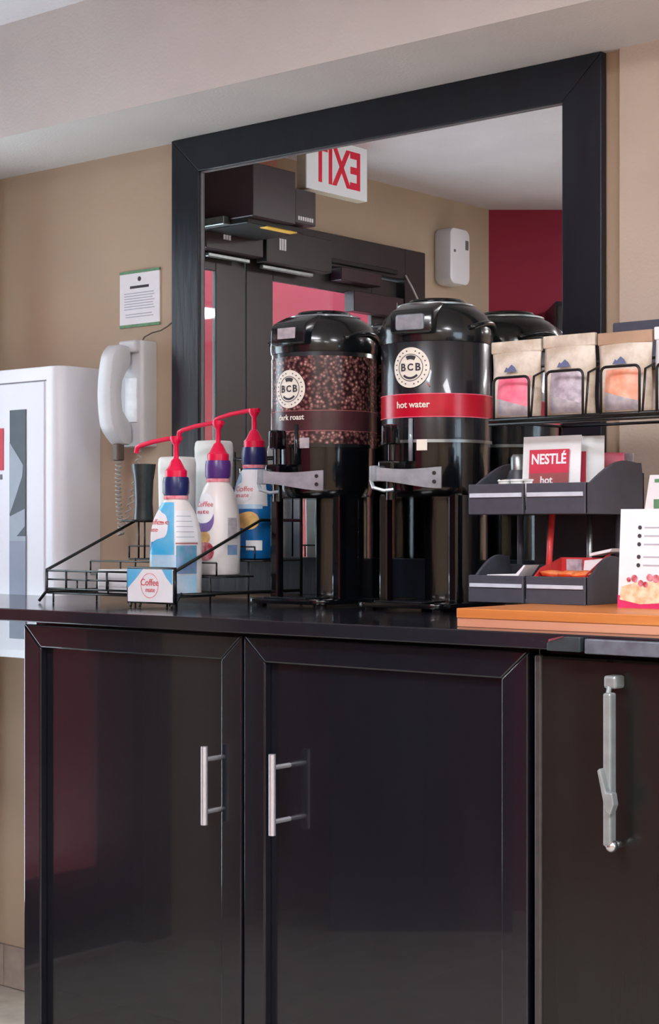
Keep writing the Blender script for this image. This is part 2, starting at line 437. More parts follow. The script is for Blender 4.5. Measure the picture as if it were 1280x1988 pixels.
cab = thing('base_cabinet', 'black lacquered two-door base cabinet with bar pulls', 'cabinet', (-2.12, -.35, 0))
def cb(name, x0, x1, y0, y1, z0, z1, m='black_lac', parent=None, bev=.0015):
    o = obj(name, box(x0+2.12, x1+2.12, y0+.35, y1+.35, z0, z1, bev, 2), m, parent or cab)
    return o
cb('carcass', -2.742, -1.497, -.638, -.02, .09, 1.0455)
cb('toe_kick', -2.70, -1.50, -.58, -.02, 0, .09, 'fridge2')
def cab_door(x0, x1, hx):
    z0, z1, fw = .10, 1.038, .052
    # the recessed panel is the door itself; four mitred frame pieces are its parts
    d = cb('door', x0+.01, x1-.01, -.652, -.6385, z0+.01, z1-.01, bev=0)
    X0, X1 = x0+2.12, x1+2.12
    def fp(q):
        bm = prism(q, -.3205, -.3015, bev=.003); return obj('frame_rail', bm, 'black_lac', d)
    fp([(X0, z1), (X1, z1), (X1-fw, z1-fw+.006), (X0+fw, z1-fw+.006)])
    fp([(X0, z0), (X0+fw, z0+fw), (X1-fw, z0+fw), (X1, z0)])
    fp([(X0, z0), (X0, z1), (X0+fw, z1-fw+.006), (X0+fw, z0+fw)])
    fp([(X1, z0), (X1-fw, z0+fw), (X1-fw, z1-fw+.006), (X1, z1)])
    bm = cyl((hx+2.12, -.349, .687), (hx+2.12, -.349, .832), .0065, 20)
    for z in (.711, .808): cyl((hx+2.12, -.349, z), (hx+2.12, -.3005, z), .0045, 14, bm)
    h = obj('handle', bm, 'handle', d, sharp=50); h['label'] = 'satin nickel bar pull'
cab_door(-2.742, -2.126, -2.193)
cab_door(-2.120, -1.499, -2.024)
# small scratches at the left edge
# fridge
fr = thing('undercounter_fridge', 'dark brown steel undercounter fridge with a latch bar', 'fridge', (-1.15, -.35, 0))
def fb(name, x0, x1, y0, y1, z0, z1, m, parent=None, bev=.003):
    return obj(name, box(x0+1.15, x1+1.15, y0+.35, y1+.35, z0, z1, bev, 2), m, parent or fr)
fb('body', -1.488, -.62, -.625, -.02, .06, 1.043, 'fridge2')
for x in (-1.44, -.67):
    for y in (-.57, -.08): obj('foot', cyl((x+1.15, y+.35, 0), (x+1.15, y+.35, .065), .02), 'fridge2', fr)
fd = fb('door', -1.484, -1.236, -.668, -.628, .10, 1.034, 'fridge', bev=.006)
fb('edge_strip', -1.4865, -1.4735, -.672, -.660, .10, 1.034, 'slate_dark', fd, bev=.003)
# second panel with louvred vents, just entering on the right
fv = fb('vent_panel', -1.228, -.63, -.655, -.628, .10, 1.034, 'fridge2')
vme = None
for i in range(34):
    z = .16+i*.025
    if vme is None:
        s = obj('slat', prism([(-.322, -.004), (-.306, .006), (-.304, .003), (-.318, -.008)], -.07, .50, axis='x'), 'fridge', fv); vme = s.data
    else:
        s = bpy.data.objects.new('slat', vme); COL.objects.link(s); s.parent = fv
    s.location = (0, 0, z)
# latch on the fridge door
lx = -1.330+1.15
bm = box(lx-.007, lx+.007, -.362, -.344, .752, .985, .003)
la = obj('latch_bar', bm, 'latch', fr)
bm = box(lx-.016, lx+.006, -.345, -.316, .990, 1.010, .004); cyl((lx-.005, -.35, .978), (lx-.008, -.338, .998), .004, 10, bm)
obj('bracket', bm, 'latch', la)
bm = prism([(lx-.010, .868), (lx-.005, .872), (lx+.006, .836), (lx+.016, .836), (lx+.019, .818), (lx+.013, .802), (lx+.004, .806), (lx+.0005, .822)], -.374, -.358, bev=.002)
obj('lever', bm, 'latch', la)
bm = bmesh.new(); bmesh.ops.create_uvsphere(bm, u_segments=14, v_segments=8, radius=.010, matrix=Matrix.Translation((lx+.003, -.352, .752)))
cyl((lx+.003, -.352, .752), (lx+.003, -.316, .752), .006, 12, bm)
obj('end_knob', bm, 'chrome', la, True)
# metal edging under the counter lip on the right
ms = thing('metal_edge_strip', 'grey metal edging strip with a loose end cap on the counter edge', 'edge trim', (-1.2, -.705, 1.045))
obj('strip', box(-.17, .62, -.006, .0045, -.002, .021, .002), 'slate_metal', ms)
obj('end_cap', prism([(-.236, 0), (-.176, 0), (-.176, .023), (-.205, .023), (-.226, .018), (-.236, .012)], -.009, .0045, bev=.0015), 'cup_dark', ms)
obj('bright_chip', prism([(-.232, .014), (-.206, .022), (-.204, .0245), (-.232, .018)], -.0105, -.008), 'chrome', ms)

# ================================================================= MIRROR
mi = thing('wall_mirror', 'large wall mirror in a wide blue-black wooden frame', 'mirror', (-2.36, 0, 1.10))
mx0, mx1, mz0, mz1, fw = -2.965, -1.752, 1.085, 2.1865, .086
X0, X1, Z0, Z1 = mx0+2.36, mx1+2.36, mz0-1.10, mz1-1.10
f2 = .092
for q, nm in (([(X0, Z1), (X1, Z1), (X1-f2, Z1-fw), (X0+f2, Z1-fw)], 'frame_rail'),
              ([(X0, Z0), (X0+f2, Z0+fw), (X1-f2, Z0+fw), (X1, Z0)], 'frame_rail'),
              ([(X0, Z0), (X0, Z1), (X0+f2, Z1-fw), (X0+f2, Z0+fw)], 'frame_stile'),
              ([(X1, Z0), (X1-f2, Z0+fw), (X1-f2, Z1-fw), (X1, Z1)], 'frame_stile')):
    obj(nm, prism(q, -.022, -.001, bev=.002), 'frame', mi)
obj('mirror_glass', box(X0+.06, X1-.06, -.010, -.003, Z0+.06, Z1-.06), 'mirror', mi)
bm = bmesh.new()
for q in ((X0+f2, X0+f2+.003, Z0+fw, Z1-fw), (X1-f2-.003, X1-f2, Z0+fw, Z1-fw), (X0+f2, X1-f2, Z1-fw-.003, Z1-fw)):
    box(q[0], q[1], -.014, -.0095, q[2], q[3], bm=bm)
obj('inner_bead', bm, 'phone3', mi)

# ================================================================= WALL THINGS ON THE LEFT
wu = thing('wall_cabinet', 'white plastic wall cabinet with rounded corner and glass strip', 'wall cabinet', (-3.45, 0, .90))
ux0, ux1, ud, uz0, uz1 = -3.685+3.45, -3.243+3.45, -.140, .905-.90, 1.647-.90
def rrect(x0, x1, y0, y1, r, n=6, corners=(1, 1, 1, 1)):
    P = []
    for (cx, cy, a, c) in ((x1-r, y1-r, 0, corners[0]), (x0+r, y1-r, PI/2, corners[1]), (x0+r, y0+r, PI, corners[2]), (x1-r, y0+r, 1.5*PI, corners[3])):
        if c: P += [(cx+r*math.cos(a+PI/2*i/n), cy+r*math.sin(a+PI/2*i/n)) for i in range(n+1)]
        else: P.append((cx+r*(1 if math.cos(a+PI/4) > 0 else -1), cy+r*(1 if math.sin(a+PI/4) > 0 else -1)))
    return P
obj('body', prism(rrect(ux0, ux1, ud, 0, .03, 8, (0, 0, 1, 1)), uz0, uz1, axis='z', bev=.004), 'white_pl', wu, sharp=40)
fp = obj('front_panel', box(ux0+.03, ux1-.055, ud-.0032, ud+.002, uz0+.02, 1.609-.90, .002), 'white_pl2', wu)
obj('shadow_groove', box(ux0+.03, ux1-.05, ud-.0012, ud+.002, 1.6095-.90, 1.6125-.90), 'phone3', wu)
sx0, sx1, sz0, sz1 = -3.430+3.45, -3.366+3.45, uz0+.05, 1.541-.90
st = obj('glass_strip', box(sx0, sx1, ud-.0055, ud-.003, sz0, sz1, .0008), 'strip_dark', wu)
def strip_poly(q, m):
    w = sx1-sx0
    obj('print', prism([(sx0+a*w, b-.90) for a, b in q], ud-.0062, ud-.0052), m, st)  # lighter flat shapes laid on the dark strip
Zs = lambda p: 1.232+(1030-p)*1.32e-3
strip_poly([(0, Zs(858)), (.85, Zs(903)), (.8, Zs(925)), (.4, Zs(964)), (0, Zs(1000))], 'strip_light')
strip_poly([(0, Zs(1003)), (.95, Zs(988)), (.95, Zs(1022)), (.45, Zs(1041)), (1, Zs(1041)), (1, Zs(1050)), (0, Zs(1050))], 'strip_light')
strip_poly([(0, Zs(1050)), (1, Zs(1050)), (1, uz0+.95), (0, uz0+.95)], 'strip_mid')
obj('red_sticker', box(-3.50+3.45, -3.456+3.45, ud-.0052, ud-.003, Zs(912)-.9, Zs(830)-.9), 'sticker', wu)
obj('lock_dot', box(-3.478+3.45, -3.462+3.45, ud-.0052, ud-.003, Zs(930)-.9, Zs(920)-.9), 'phone3', wu)

sg = thing('wall_notice', 'white notice sheet with green bars above the phone', 'notice', (-3.097, 0, 1.745))
obj('sheet', box(-.072, .072, -.004, 0, .004, .137, .0008), 'paper', sg)
obj('green_bar', box(-.072, .072, -.0048, 0, .134, .141), 'green', sg)
obj('green_bar', box(-.072, .072, -.0048, 0, -.001, .006), 'green', sg)
bm = box(-.034, .034, -.0046, -.003, .096, .1025)
obj('heading', bm, 'dark_ink', sg)
obj('emblem', disc_bm(.006, .0006, cz=.119, y=-.004, n=16), 'dark_ink', sg)
bm = bmesh.new()
for i in range(10):
    z = .083-i*.0066
    w = .055 if i < 7 else (.036 if i == 7 else .05)
    if i == 7: continue
    box(-w, w-random.random()*.012, -.0046, -.003, z, z+.0022, bm=bm)
tl = obj('text_lines', bm, 'grey_ink', sg)

# phone
ph = thing('wall_phone', 'pale grey corded phone hanging on the tan wall', 'phone', (-3.075, 0, 1.44))
obj('base', prism(rrect(-.045, .038, -.052, 0, .010, 4, (0, 0, 1, 1)), .0, .262, axis='z', bev=.003), 'phone', ph, sharp=40)
obj('top_hook', box(-.03, .03, -.068, -.045, .232, .262, .005), 'phone', ph)
obj('number_card', box(-.020, .022, -.0555, -.05, .06, .17, .001), 'phone2', ph)
# handset: swept C-shaped outline in the (y,z) plane
out = []
for i in range(17):
    t = i/16; z = .004+t*.246
    out.append((-.118-.018*math.sin(PI*t)+.030*(max(0, .18-t)/.18)**1.5+.016*(max(0, t-.86)/.14)**2, z))
inn = [(-.066, .246), (-.064, .200), (-.076, .186), (-.092, .160), (-.096, .125), (-.092, .088), (-.074, .066), (-.062, .052), (-.060, .010), (-.068, .002)]
bm = prism(out+inn, -.036, .014, axis='x', bev=.007)
hs = obj('handset', bm, 'phone', ph, sharp=35)
obj('earpiece_pad', box(-.026, .004, -.066, -.056, .206, .238, .004), 'phone', hs)
obj('cord_socket', box(-.022, .0, -.098, -.074, -.036, .006, .004), 'cord2', hs)
hp = []
for i in range(240):
    t = i/239; a = t*2*PI*30
    u = t*1.0
    if u < .62: c = Vector((-.012-.004*math.sin(u*6), -.085+.012*u, -.03-.19*u/.62))
    else:
        k = (u-.62)/.38; c = Vector((-.012+.02*k+.012*math.sin(PI*k), -.078+.045*k, -.22+.21*k))
    hp.append(c+Vector((.0065*math.cos(a), .0065*math.sin(a), 0)))
obj('coil_cord', tube(hp, .0018, 5), 'cord', ph, True)
o = obj('line_cord', tube([(-3.062, -.030, 1.700), (-3.052, -.030, 1.712), (-3.035, -.02, 1.722), (-3.012, -.012, 1.727), (-2.992, -.010, 1.735), (-2.972, -.008, 1.747), (-2.962, -.020, 1.752)], .0017, 6), 'cord2', None, True)
tag(o, 'thin phone line cord running behind the mirror frame', 'cord')

# ================================================================= CREAMER RACK
rk = thing('wire_bottle_rack', 'black wire stepped rack holding the pump bottles', 'rack', (-2.72, -.28, CZ))
rx0, rx1 = -2.915+2.72, -2.515+2.72
yF, yB = -.462+.28, -.055+.28
R_ = .0028
def wires(name, lines, r=R_, m='wire'):
    bm = bmesh.new()
    for l in lines: tube(l, r, 6, bm)
    return obj(name, bm, m, rk, True)
tiers = ((yF, -.333+.28, .0245), (-.333+.28, -.212+.28, .0635), (-.212+.28, yB, .097))
for x in (rx0, rx1):
    wires('side_frame', [[(x-.012 if x < 0 else x+.004, yF-.012, 0.0038), (x, yF, .026), (x, yF, .073), (x, -.19+.28, .184), (x, yB, .184)],
                         [(x, yF, .026), (x, yB, .026)], [(x, yB, .0038), (x, yB, .33)]], .0036)
wires('front_gallery', [[(rx0, yF, .072), (rx1, yF, .072)], [(rx0, yF, .032), (rx1, yF, .032)]]+
      [[(rx0+.066*i, yF, .030), (rx0+.066*i, yF, .074)] for i in range(1, 6)], .0024)
for (ya, yb, z) in tiers:
    wires('tier', [[(rx0, ya+.003, z-R_), (rx1, ya+.003, z-R_)], [(rx0, yb-.003, z-R_), (rx1, yb-.003, z-R_)]]+
          [[(rx0+(rx1-rx0)*i/9, ya+.003, z-R_), (rx0+(rx1-rx0)*i/9, yb-.003, z-R_)] for i in range(10)], .002)
    wires('tier_guard', [[(rx0, ya+.002, z+.028), (rx1, ya+.002, z+.028)]]+
          [[(rx0+(rx1-rx0)*i/4, ya+.002, z), (rx0+(rx1-rx0)*i/4, ya+.002, z+.028)] for i in range(5)], .002)
    for x in (rx0+.02, rx1-.02): wires('tier_leg', [[(x, ya+.003, .0003), (x, ya+.003, z)]], .0022)
wires('back_frame', [[(rx0, yB, .33), (rx1, yB, .33)], [(rx0, yB, .262), (rx1, yB, .262)], [(rx0, yB, .24), (rx1, yB, .24)],
      [(0, yB, .1), (0, yB, .345)], [(.1, yB, .1), (.1, yB, .33)], [(rx1, yB, .33), (rx1, yB-.04, .345)]], .0024)
wires('cup_shelf', [[(rx0, .048, .184), (rx0+.075, .048, .184), (rx0+.075, .125, .184), (rx0, .125, .184)]]+[[(rx0, .048+.02*i, .184), (rx0+.075, .048+.02*i, .184)] for i in range(1, 4)]+[[(rx0+.075, .048, .184), (rx0+.075, .048, .097)], [(rx0+.03, .072, .184), (rx0+.03, .072, .097)]], .0022)
wires('card_holder', [[(-2.608+2.72, yF, .03), (-2.608+2.72, -.5+.28, .012), (-2.608+2.72, -.5+.28, .083), (-2.470+2.72, -.5+.28, .083), (-2.470+2.72, -.5+.28, .012), (-2.49+2.72, yF, .03)],
      [(-2.608+2.72, -.5+.28, .012), (-2.470+2.72, -.5+.28, .012)],
      [(-2.600+2.72, -.5+.28, .012), (-2.600+2.72, -.503+.28, .001)], [(-2.572+2.72, -.5+.28, .012), (-2.572+2.72, -.503+.28, .001)],
      [(-2.478+2.72, -.5+.28, .012), (-2.478+2.72, -.503+.28, .001)]], .0028)
cd = thing('creamer_card', 'small blue and white card clipped on the rack front', 'card', (-2.539, -.5045, 1.084))
obj('card', box(-.066, .066, -.0012, .0012, 0, .068, .0004), 'paper', cd)
bm = prism([(-.066, .068), (-.020, .068), (-.045, .045), (-.066, .028)], -.0018, -.001)
prism([(.066, .068), (.036, .068), (.05, .05), (.066, .036)], -.0018, -.001, bm)
obj('blue_print', bm, 'bot_blue', cd)
text('script', 'Coffee', .020, (0, -.0014, .040), 'script', cd, sx=1.0); text('script', 'mate', .014, (0.002, -.0014, .025), 'script', cd)
obj('ring_print', disc_bm(.026, .0004, .0245, cz=.034, y=-.0013, rad=1), 'rosy', cd)
o = obj('creamer_packet', box(-2.772, -2.652, -.44, -.36, 1.0958, 1.147, .004), 'packet'); tag(o, 'white creamer sachet box lying in the wire rack', 'sachet box')

# pump bottles ---------------------------------------------------------------
def srect(w, d, k, n=40):
    P = []
    for i in range(n):
        a = 2*PI*i/n; c, s = math.cos(a), math.sin(a)
        P.append((w*math.copysign(abs(c)**k, c), d*math.copysign(abs(s)**k, s)))
    return P
def loft(rows, n=40):
    """rows of (z, half width, half depth, squareness)"""
    bm = bmesh.new(); rings = []
    for z, w, d, k in rows: rings.append([bm.verts.new((x, y, z)) for x, y in srect(w, d, k, n)])
    for A, B in zip(rings, rings[1:]):
        for j in range(n): bm.faces.new((A[j], A[(j+1) % n], B[(j+1) % n], B[j]))
    bm.faces.new(rings[0][::-1]); bm.faces.new(rings[-1])
    return bm
BROWS = {'square': [(0, .040, .040, .45), (.004, .044, .044, .40), (.06, .0445, .0445, .40), (.105, .0445, .0445, .40), (.135, .043, .043, .45), (.160, .039, .039, .5),
                    (.180, .033, .033, .6), (.195, .027, .027, .8), (.204, .0235, .0235, 1), (.212, .0225, .0225, 1)],
         'round': [(0, .040, .038, .75), (.004, .044, .042, .72), (.07, .0455, .043, .72), (.11, .0455, .043, .75), (.145, .043, .041, .8), (.172, .037, .036, .85),
                   (.190, .031, .031, .9), (.202, .025, .025, 1), (.208, .0235, .0235, 1), (.212, .0225, .0225, 1)]}
def surf(rows, z):
    for a, b in zip(rows, rows[1:]):
        if a[0] <= z <= b[0]:
            t = (z-a[0])/(b[0]-a[0]+1e-9); return tuple(a[i]+(b[i]-a[i])*t for i in (1, 2, 3))
    return rows[-1][1:]
def decal(rows, poly_fn, nu, nv, off=.0007):
    """patch on the bottle wall; poly_fn(u,v) -> (angle, z)"""
    bm = bmesh.new(); G = []
    for i in range(nu+1):
        r = []
        for j in range(nv+1):
            a, z = poly_fn(i/nu, j/nv); w, d, k = surf(rows, z); c, s = math.cos(a), math.sin(a)
            x = (w)*math.copysign(abs(c)**k, c); y = (d)*math.copysign(abs(s)**k, s)
            l = math.hypot(x, y); x *= (l+off)/l; y *= (l+off)/l
            r.append(bm.verts.new((x, y, z)))
        G.append(r)
    for i in range(nu):
        for j in range(nv): bm.faces.new((G[i][j], G[i+1][j], G[i+1][j+1], G[i][j+1]))
    bmesh.ops.remove_doubles(bm, verts=bm.verts, dist=1e-6)
    return bm
def ell(ac, zc, ra, rz, rot=0):
    def f(u, v):
        t = 2*PI*u; A = ra*v*math.cos(t); B = rz*v*math.sin(t)
        return ac+A*math.cos(rot)-B*math.sin(rot)*(ra/rz), zc+A*math.sin(rot)*(rz/ra)+B*math.cos(rot)
    return f
def band(a0, a1, z0, z1): return lambda u, v: (a0+(a1-a0)*u, z0+(z1-z0)*v)
FRONT = -PI/2
def bottle(label, loc, kind, rz=0):
    t = thing('creamer_pump_bottle', label, 'bottle', loc, rz, 'creamer pump bottles in the wire rack')
    rows = BROWS['square' if kind == 'blue' else 'round']
    body = obj('bottle_body', loft(rows), {'blue': 'bot_white', 'white': 'bot_white', 'cup': 'bot_dkblue'}[kind], t, sharp=60)
    D = lambda nm, f, m, nu=24, nv=8, off=.0007: obj(nm, decal(rows, f, nu, nv, off), m, body, True)
    if kind == 'blue':
        D('label_film', band(FRONT-.95, FRONT+.62, .004, .196), 'bot_blue', 20, 24)
        D('label_film', band(FRONT-.95, FRONT+.80, .004, .085), 'bot_pale', 20, 10, .0011)
        D('logo_patch', ell(FRONT-.30, .146, .46, .034), 'paper', 32, 5, .0014)
        D('swoosh', lambda u, v: (FRONT-.95+1.1*u, .086+.056*u*u+(.018*math.sin(PI*u)+.016)*v*(1-u*.7)), 'bot_navy', 16, 4, .0013)
        D('cup_print', ell(FRONT-.70, .060, .26, .016), 'gold', 24, 4, .0015)
        D('wave_print', lambda u, v: (FRONT-.8+.75*u, .006+v*(.026+.012*math.sin(PI*u))), 'bot_navy', 14, 4, .0013)
        D('nutrition_panel', band(FRONT+.72, FRONT+1.75, .112, .178), 'paper', 12, 10, .001)
        for i in range(5): D('print_line', band(FRONT+.80, FRONT+1.6, .122+i*.011, .1235+i*.011), 'grey_ink', 10, 1, .0014)
        D('print_line', band(FRONT+.74, FRONT+1.7, .108, .1105), 'rose_ink', 10, 1, .0014)
        D('side_print', band(FRONT+.80, FRONT+1.65, .045, .105), 'bot_teal', 12, 6, .001)
        D('side_print', band(FRONT+.80, FRONT+1.65, .004, .043), 'bot_pale', 12, 4, .001)
        sc = [(-.30, .154), (-.36, .138)]
    elif kind == 'white':
        D('swoosh', ell(FRONT-.02, .124, .50, .030, -.5), 'bot_purple', 32, 5, .0009)
        D('logo_patch', ell(FRONT-.06, .146, .56, .033, -.35), 'paper', 32, 5, .0014)
        D('berry_print', ell(FRONT+.05, .052, .42, .020), 'berry', 24, 5, .0009)
        D('cream_print', ell(FRONT-.05, .082, .30, .014), 'gold', 24, 4, .0008)
        D('side_print', band(FRONT+1.30, FRONT+1.75, .045, .066), 'bot_teal', 6, 3, .0009)
        D('side_print', band(FRONT+1.30, FRONT+1.75, .080, .125), 'lab_light', 6, 5, .0009)
        sc = [(-.06, .154), (-.12, .138)]
    else:
        D('label_film', band(FRONT-1.2, FRONT+1.5, .118, .200), 'paper', 24, 10)
        D('swoosh', ell(FRONT-.55, .172, .46, .022, .3), 'bot_teal', 28, 5, .0011)
        D('logo_patch', ell(FRONT+.08, .150, .55, .022), 'paper', 28, 5, .0015)
        D('cup_print', ell(FRONT+.38, .086, .62, .020), 'gold', 28, 5, .0011)
        D('print_line', band(FRONT-.9, FRONT+1.2, .112, .122), 'bot_pale', 16, 2, .0012)
        D('side_print', band(FRONT+.2, FRONT+1.2, .020, .042), 'paper', 10, 3, .0011)
        sc = [(.12, .156), (.06, .142)]
    for (a, z), s in zip(sc, ('Coffee', 'mate')):
        me = text_mesh(s, .016 if s == 'Coffee' else .014, ext=.0003); me.materials.clear()
        for v in me.vertices:
            aa = FRONT+a+v.co.x/.042; zz = z+v.co.z; w, d, k = surf(rows, zz); c, q = math.cos(aa), math.sin(aa)
            x = w*math.copysign(abs(c)**k, c); y = d*math.copysign(abs(q)**k, q); l = math.hypot(x, y); e = l+.0020-v.co.y*.5
            v.co = (x*e/l, y*e/l, zz)
        link('script', me, 'script', body)
    obj('neck_band', lathe([(0, .203), (.0265, .203), (.0265, .2105), (0, .2105)], 28), 'rosy', t, sharp=40)
    obj('cap', lathe([(0, .210), (.0255, .210), (.0285, .216), (.0285, .240), (.0265, .250), (0, .250)], 32), 'navy' if kind != 'white' else 'violet', t, sharp=40)
    obj('pump_collar', lathe([(0, .2495), (.0235, .2495), (.0235, .264), (.019, .268), (.015, .276), (.010, .286), (.0055, .290), (0, .290)], 32), 'pump', t, sharp=40)
    bm = lathe([(0, .288), (.0055, .288), (.0055, .318), (.010, .324), (.0125, .331), (.0125, .337), (0, .3375)], 20)
    tube([(0.014, 0, .3325), (-.02, 0, .333), (-.07, 0, .328), (-.108, 0, .321), (-.119, 0, .317), (-.122, 0, .305)], .0052, 10, bm)
    obj('pump_head', bm, 'pump', t, sharp=50)
    return t
bottle('bright blue creamer pump bottle with white logo, on the lowest rack step', (-2.570, -.398, 1.0957), 'blue')
bottle('cream-white creamer pump bottle with red berries, on the middle rack step', (-2.568, -.271, 1.1347), 'white')
bottle('dark blue creamer pump bottle with a golden cup, on the top rack step', (-2.570, -.152, 1.1682), 'cup')
# plain containers in the left column
def container(label, x, y, z, h, w, d, m, taper=.9):
    o = obj('condiment_container', loft([(0, w*taper*.96, d*taper*.96, .5), (.004, w*taper, d*taper, .45), (h*.94, w, d, .42), (h*.985, w*.97, d*.97, .45), (h, w*.9, d*.9, .5)]), m, None, sharp=60)
    o.location = (x, y, z); tag(o, label, 'container'); return o
container('plain white tall container behind the blue bottle', -2.704, -.262, 1.1346, .262, .036, .034, 'cup_white')
container('plain white tall container behind the berry bottle', -2.712, -.135, 1.1681, .270, .037, .036, 'cup_white')
o = obj('tumbler', lathe([(0, 0), (.023, 0), (.021, .04), (.023, .09), (.029, .130), (.027, .130), (.020, .06), (.019, .006), (0, .006)], 32), 'cup_dark', None, sharp=40)
o.location = (-2.882, -.195, 1.2572); tag(o, 'dark flared tumbler at the back of the wire rack', 'tumbler')

# ================================================================= COFFEE URNS
def urn(label, loc, kind, lab_phi):
    t = thing('coffee_urn', label, 'coffee urn', loc, 0, 'tall black drink urns on the counter')
    RB = .1135
    bp = prism(rrect(-.112, .112, -.140, .112, .035, 6), .006, .016, axis='z', bev=.002)
    bs = obj('base_plate', bp, 'black_pl', t, sharp=40)
    for x in (-.085, .085):
        for y in (-.11, .08): obj('rubber_foot', cyl((x, y, 0), (x, y, .0065), .012, 14), 'fridge2', bs)
    obj('drip_tray', box(-.06, .06, -.132, -.05, .0155, .020, .002), 'black_pl2', bs)
    for s in (-1, 1): obj('post', box(s*.088-.011, s*.088+.011, -.066, -.044, .015, .236, .004), 'black_pl', t)
    a0, a1 = math.radians(-36), math.radians(140)
    obj('stand_shell', lathe([(.1065, .015), (.1065, .236), (.1015, .236), (.1015, .015)], 44, a0, a1, close=True), 'black_pl', t, sharp=40)
    obj('lower_body', lathe([(0, .229), (.104, .229), (.108, .234), (.1105, .250), (.1115, .338), (0, .338)], 64), 'black_pl', t, sharp=35)
    obj('trim_ring', lathe([(.10, .337), (.1145, .337), (.1145, .343), (.10, .343)], 64, close=True), 'black_pl2' if kind == 'dark' else 'steel', t, sharp=35)
    body = obj('body', lathe([(0, .342), (RB, .342), (RB, .545), (.111, .550), (0, .550)], 72), 'urn_body', t, sharp=35)
    rr = RB+.0006
    def sleeve(nm, z0, z1, m, off=0):
        obj(nm, lathe([(rr+off, z0), (rr+off+.0005, z0), (rr+off+.0005, z1), (rr+off, z1)], 72, close=True), m, body, sharp=35)
    if kind == 'dark':
        sleeve('bean_wrap', .344, .530, 'bean'); sleeve('name_band', .372, .414, 'brown_band', .0007)
        sleeve('band_edge', .414, .4152, 'rose_ink', .0009); sleeve('band_edge', .3708, .372, 'rose_ink', .0009)
        lines = (('dark roast', .0165, .4005, 'cream_ink'), ('100% arabica', .0075, .385, 'rose_ink'))
        zl = .461
    else:
        sleeve('name_band', .389, .4335, 'red_band')
        sleeve('band_edge', .4335, .4350, 'lab_pink', .0002); sleeve('band_edge', .3875, .389, 'lab_pink', .0002)
        lines = (('hot water', .0185, .4125, 'cream_ink'),)
        zl = .487
    if kind == 'dark': lines = lines[:1]
    for s, sz, z, m in lines:
        me = text_mesh(s, sz, ext=.0003, bold=.0003); me.materials.clear(); bend(me, rr+.0022, lab_phi+.03, z); link('lettering', me, m, body)
    # round emblem
    def lg(nm, bm, m, off):
        bmesh.ops.recalc_face_normals(bm, faces=bm.faces)
        me = bpy.data.meshes.new(nm); bm.to_mesh(me); bm.free(); bend(me, rr+off, lab_phi, zl); return link(nm, me, m, emb)
    me = bpy.data.meshes.new('emblem'); b2 = disc_bm(.0405, .0004, rad=6); b2.to_mesh(me); b2.free(); bend(me, rr+.0016, lab_phi, zl)
    emb = link('emblem', me, 'cream_ink', body)
    lg('emblem_ring', disc_bm(.0275, .0003, .0262, rad=1), 'dark_ink', .0024)
    lg('leaf_mark', disc_bm(.0245, .0003, .0165, rad=2, a0=PI*.33, a1=PI*.64, n=14), 'dark_ink', .0024)
    lg('cup_mark', disc_bm(.0235, .0003, .0190, rad=2, a0=PI*1.25, a1=PI*1.75, n=14), 'dark_ink', .0024)
    bm = bmesh.new()
    for i in range(22):
        if i in (5, 16): continue
        a = 2*PI*i/22+.1; c = disc_bm(.0016, .0003, cx=.034*math.cos(a), cz=.034*math.sin(a), n=6, rad=1); merge(bm, c)
    lg('ring_lettering', bm, 'dark_ink', .0024)
    for s, x, sz in (('B', -.0165, .021), ('C', 0, .019), ('B', .0165, .021)):
        me = text_mesh(s, sz, ext=.0003, bold=.0006); me.materials.clear()
        for v in me.vertices: v.co.x += x
        bend(me, rr+.0026, lab_phi, zl); link('lettering', me, 'dark_ink', emb)
    if kind != 'dark':
        me = text_mesh('-', .03, ext=.0003); me.materials.clear(); me.transform(Matrix.Rotation(.9, 4, 'Y'))
        for v in me.vertices: v.co.x += .040; v.co.z -= .034
        bend(me, rr+.002, lab_phi, zl); link('emblem_tail', me, 'rose_ink', emb)
    # lid
    lid = obj('lid', lathe([(0, .540), (.1150, .540), (.1165, .548), (.1165, .562), (.1140, .580), (.1060, .598), (.0920, .611), (.0760, .619), (.0745, .6215), (.064, .6235), (0, .6245)], 72), 'black_pl2', t, sharp=38)
    obj('lid_cap', lathe([(0, .6215), (.058, .6225), (.060, .628), (.056, .6325), (.040, .6335), (.036, .6300), (0, .6295)], 48), 'black_pl', lid, sharp=38)
    obj('lid_rim', lathe([(.0760, .6175), (.0795, .6185), (.0795, .6215), (.0735, .6235), (.070, .6230)], 64, close=True), 'steel' if kind != 'dark' else 'clear_grey', lid, sharp=38)
    sn = obj('spout_housing', prism([(-.128, .553), (-.132, .560), (-.130, .592), (-.120, .602), (-.078, .6195), (-.050, .6225), (-.050, .575), (-.105, .553)], -.046, .046, axis='x', bev=.006), 'black_pl2', lid, sharp=35)
    if kind == 'dark': obj('label_plate', box(-.024, .022, -.1335, -.129, .566, .589, .001), 'lab_light', sn)
    else: obj('latch_plate', box(-.032, .030, -.1345, -.128, .560, .592, .005), 'clear_grey', sn)
    # pair of lid grips left and right
    for s in (-1, 1):
        arc = [(s*(.118*math.cos(a)), .118*math.sin(a), .567+.014*math.sin((a+.55)/1.1*PI)) for a in [(-.55+1.1*i/12) for i in range(13)]]
        obj('side_grip', tube(arc, .0055, 10), 'black_pl2', lid, True)
    lid.rotation_euler = (0, 0, lab_phi+.06)
    # faucet group
    fa = obj('faucet', box(-.019, .019, -.172, -.105, .262, .300, .005), 'black_pl', t)
    bm = cyl((0, -.152, .262), (0, -.152, .222), .010, 16)
    obj('spout', bm, 'black_pl2', fa, sharp=40)
    bm = cyl((0, -.150, .298), (0, -.150, .335), .0075, 14); box(-.013, .013, -.168, -.136, .332, .372, .005, 2, bm)
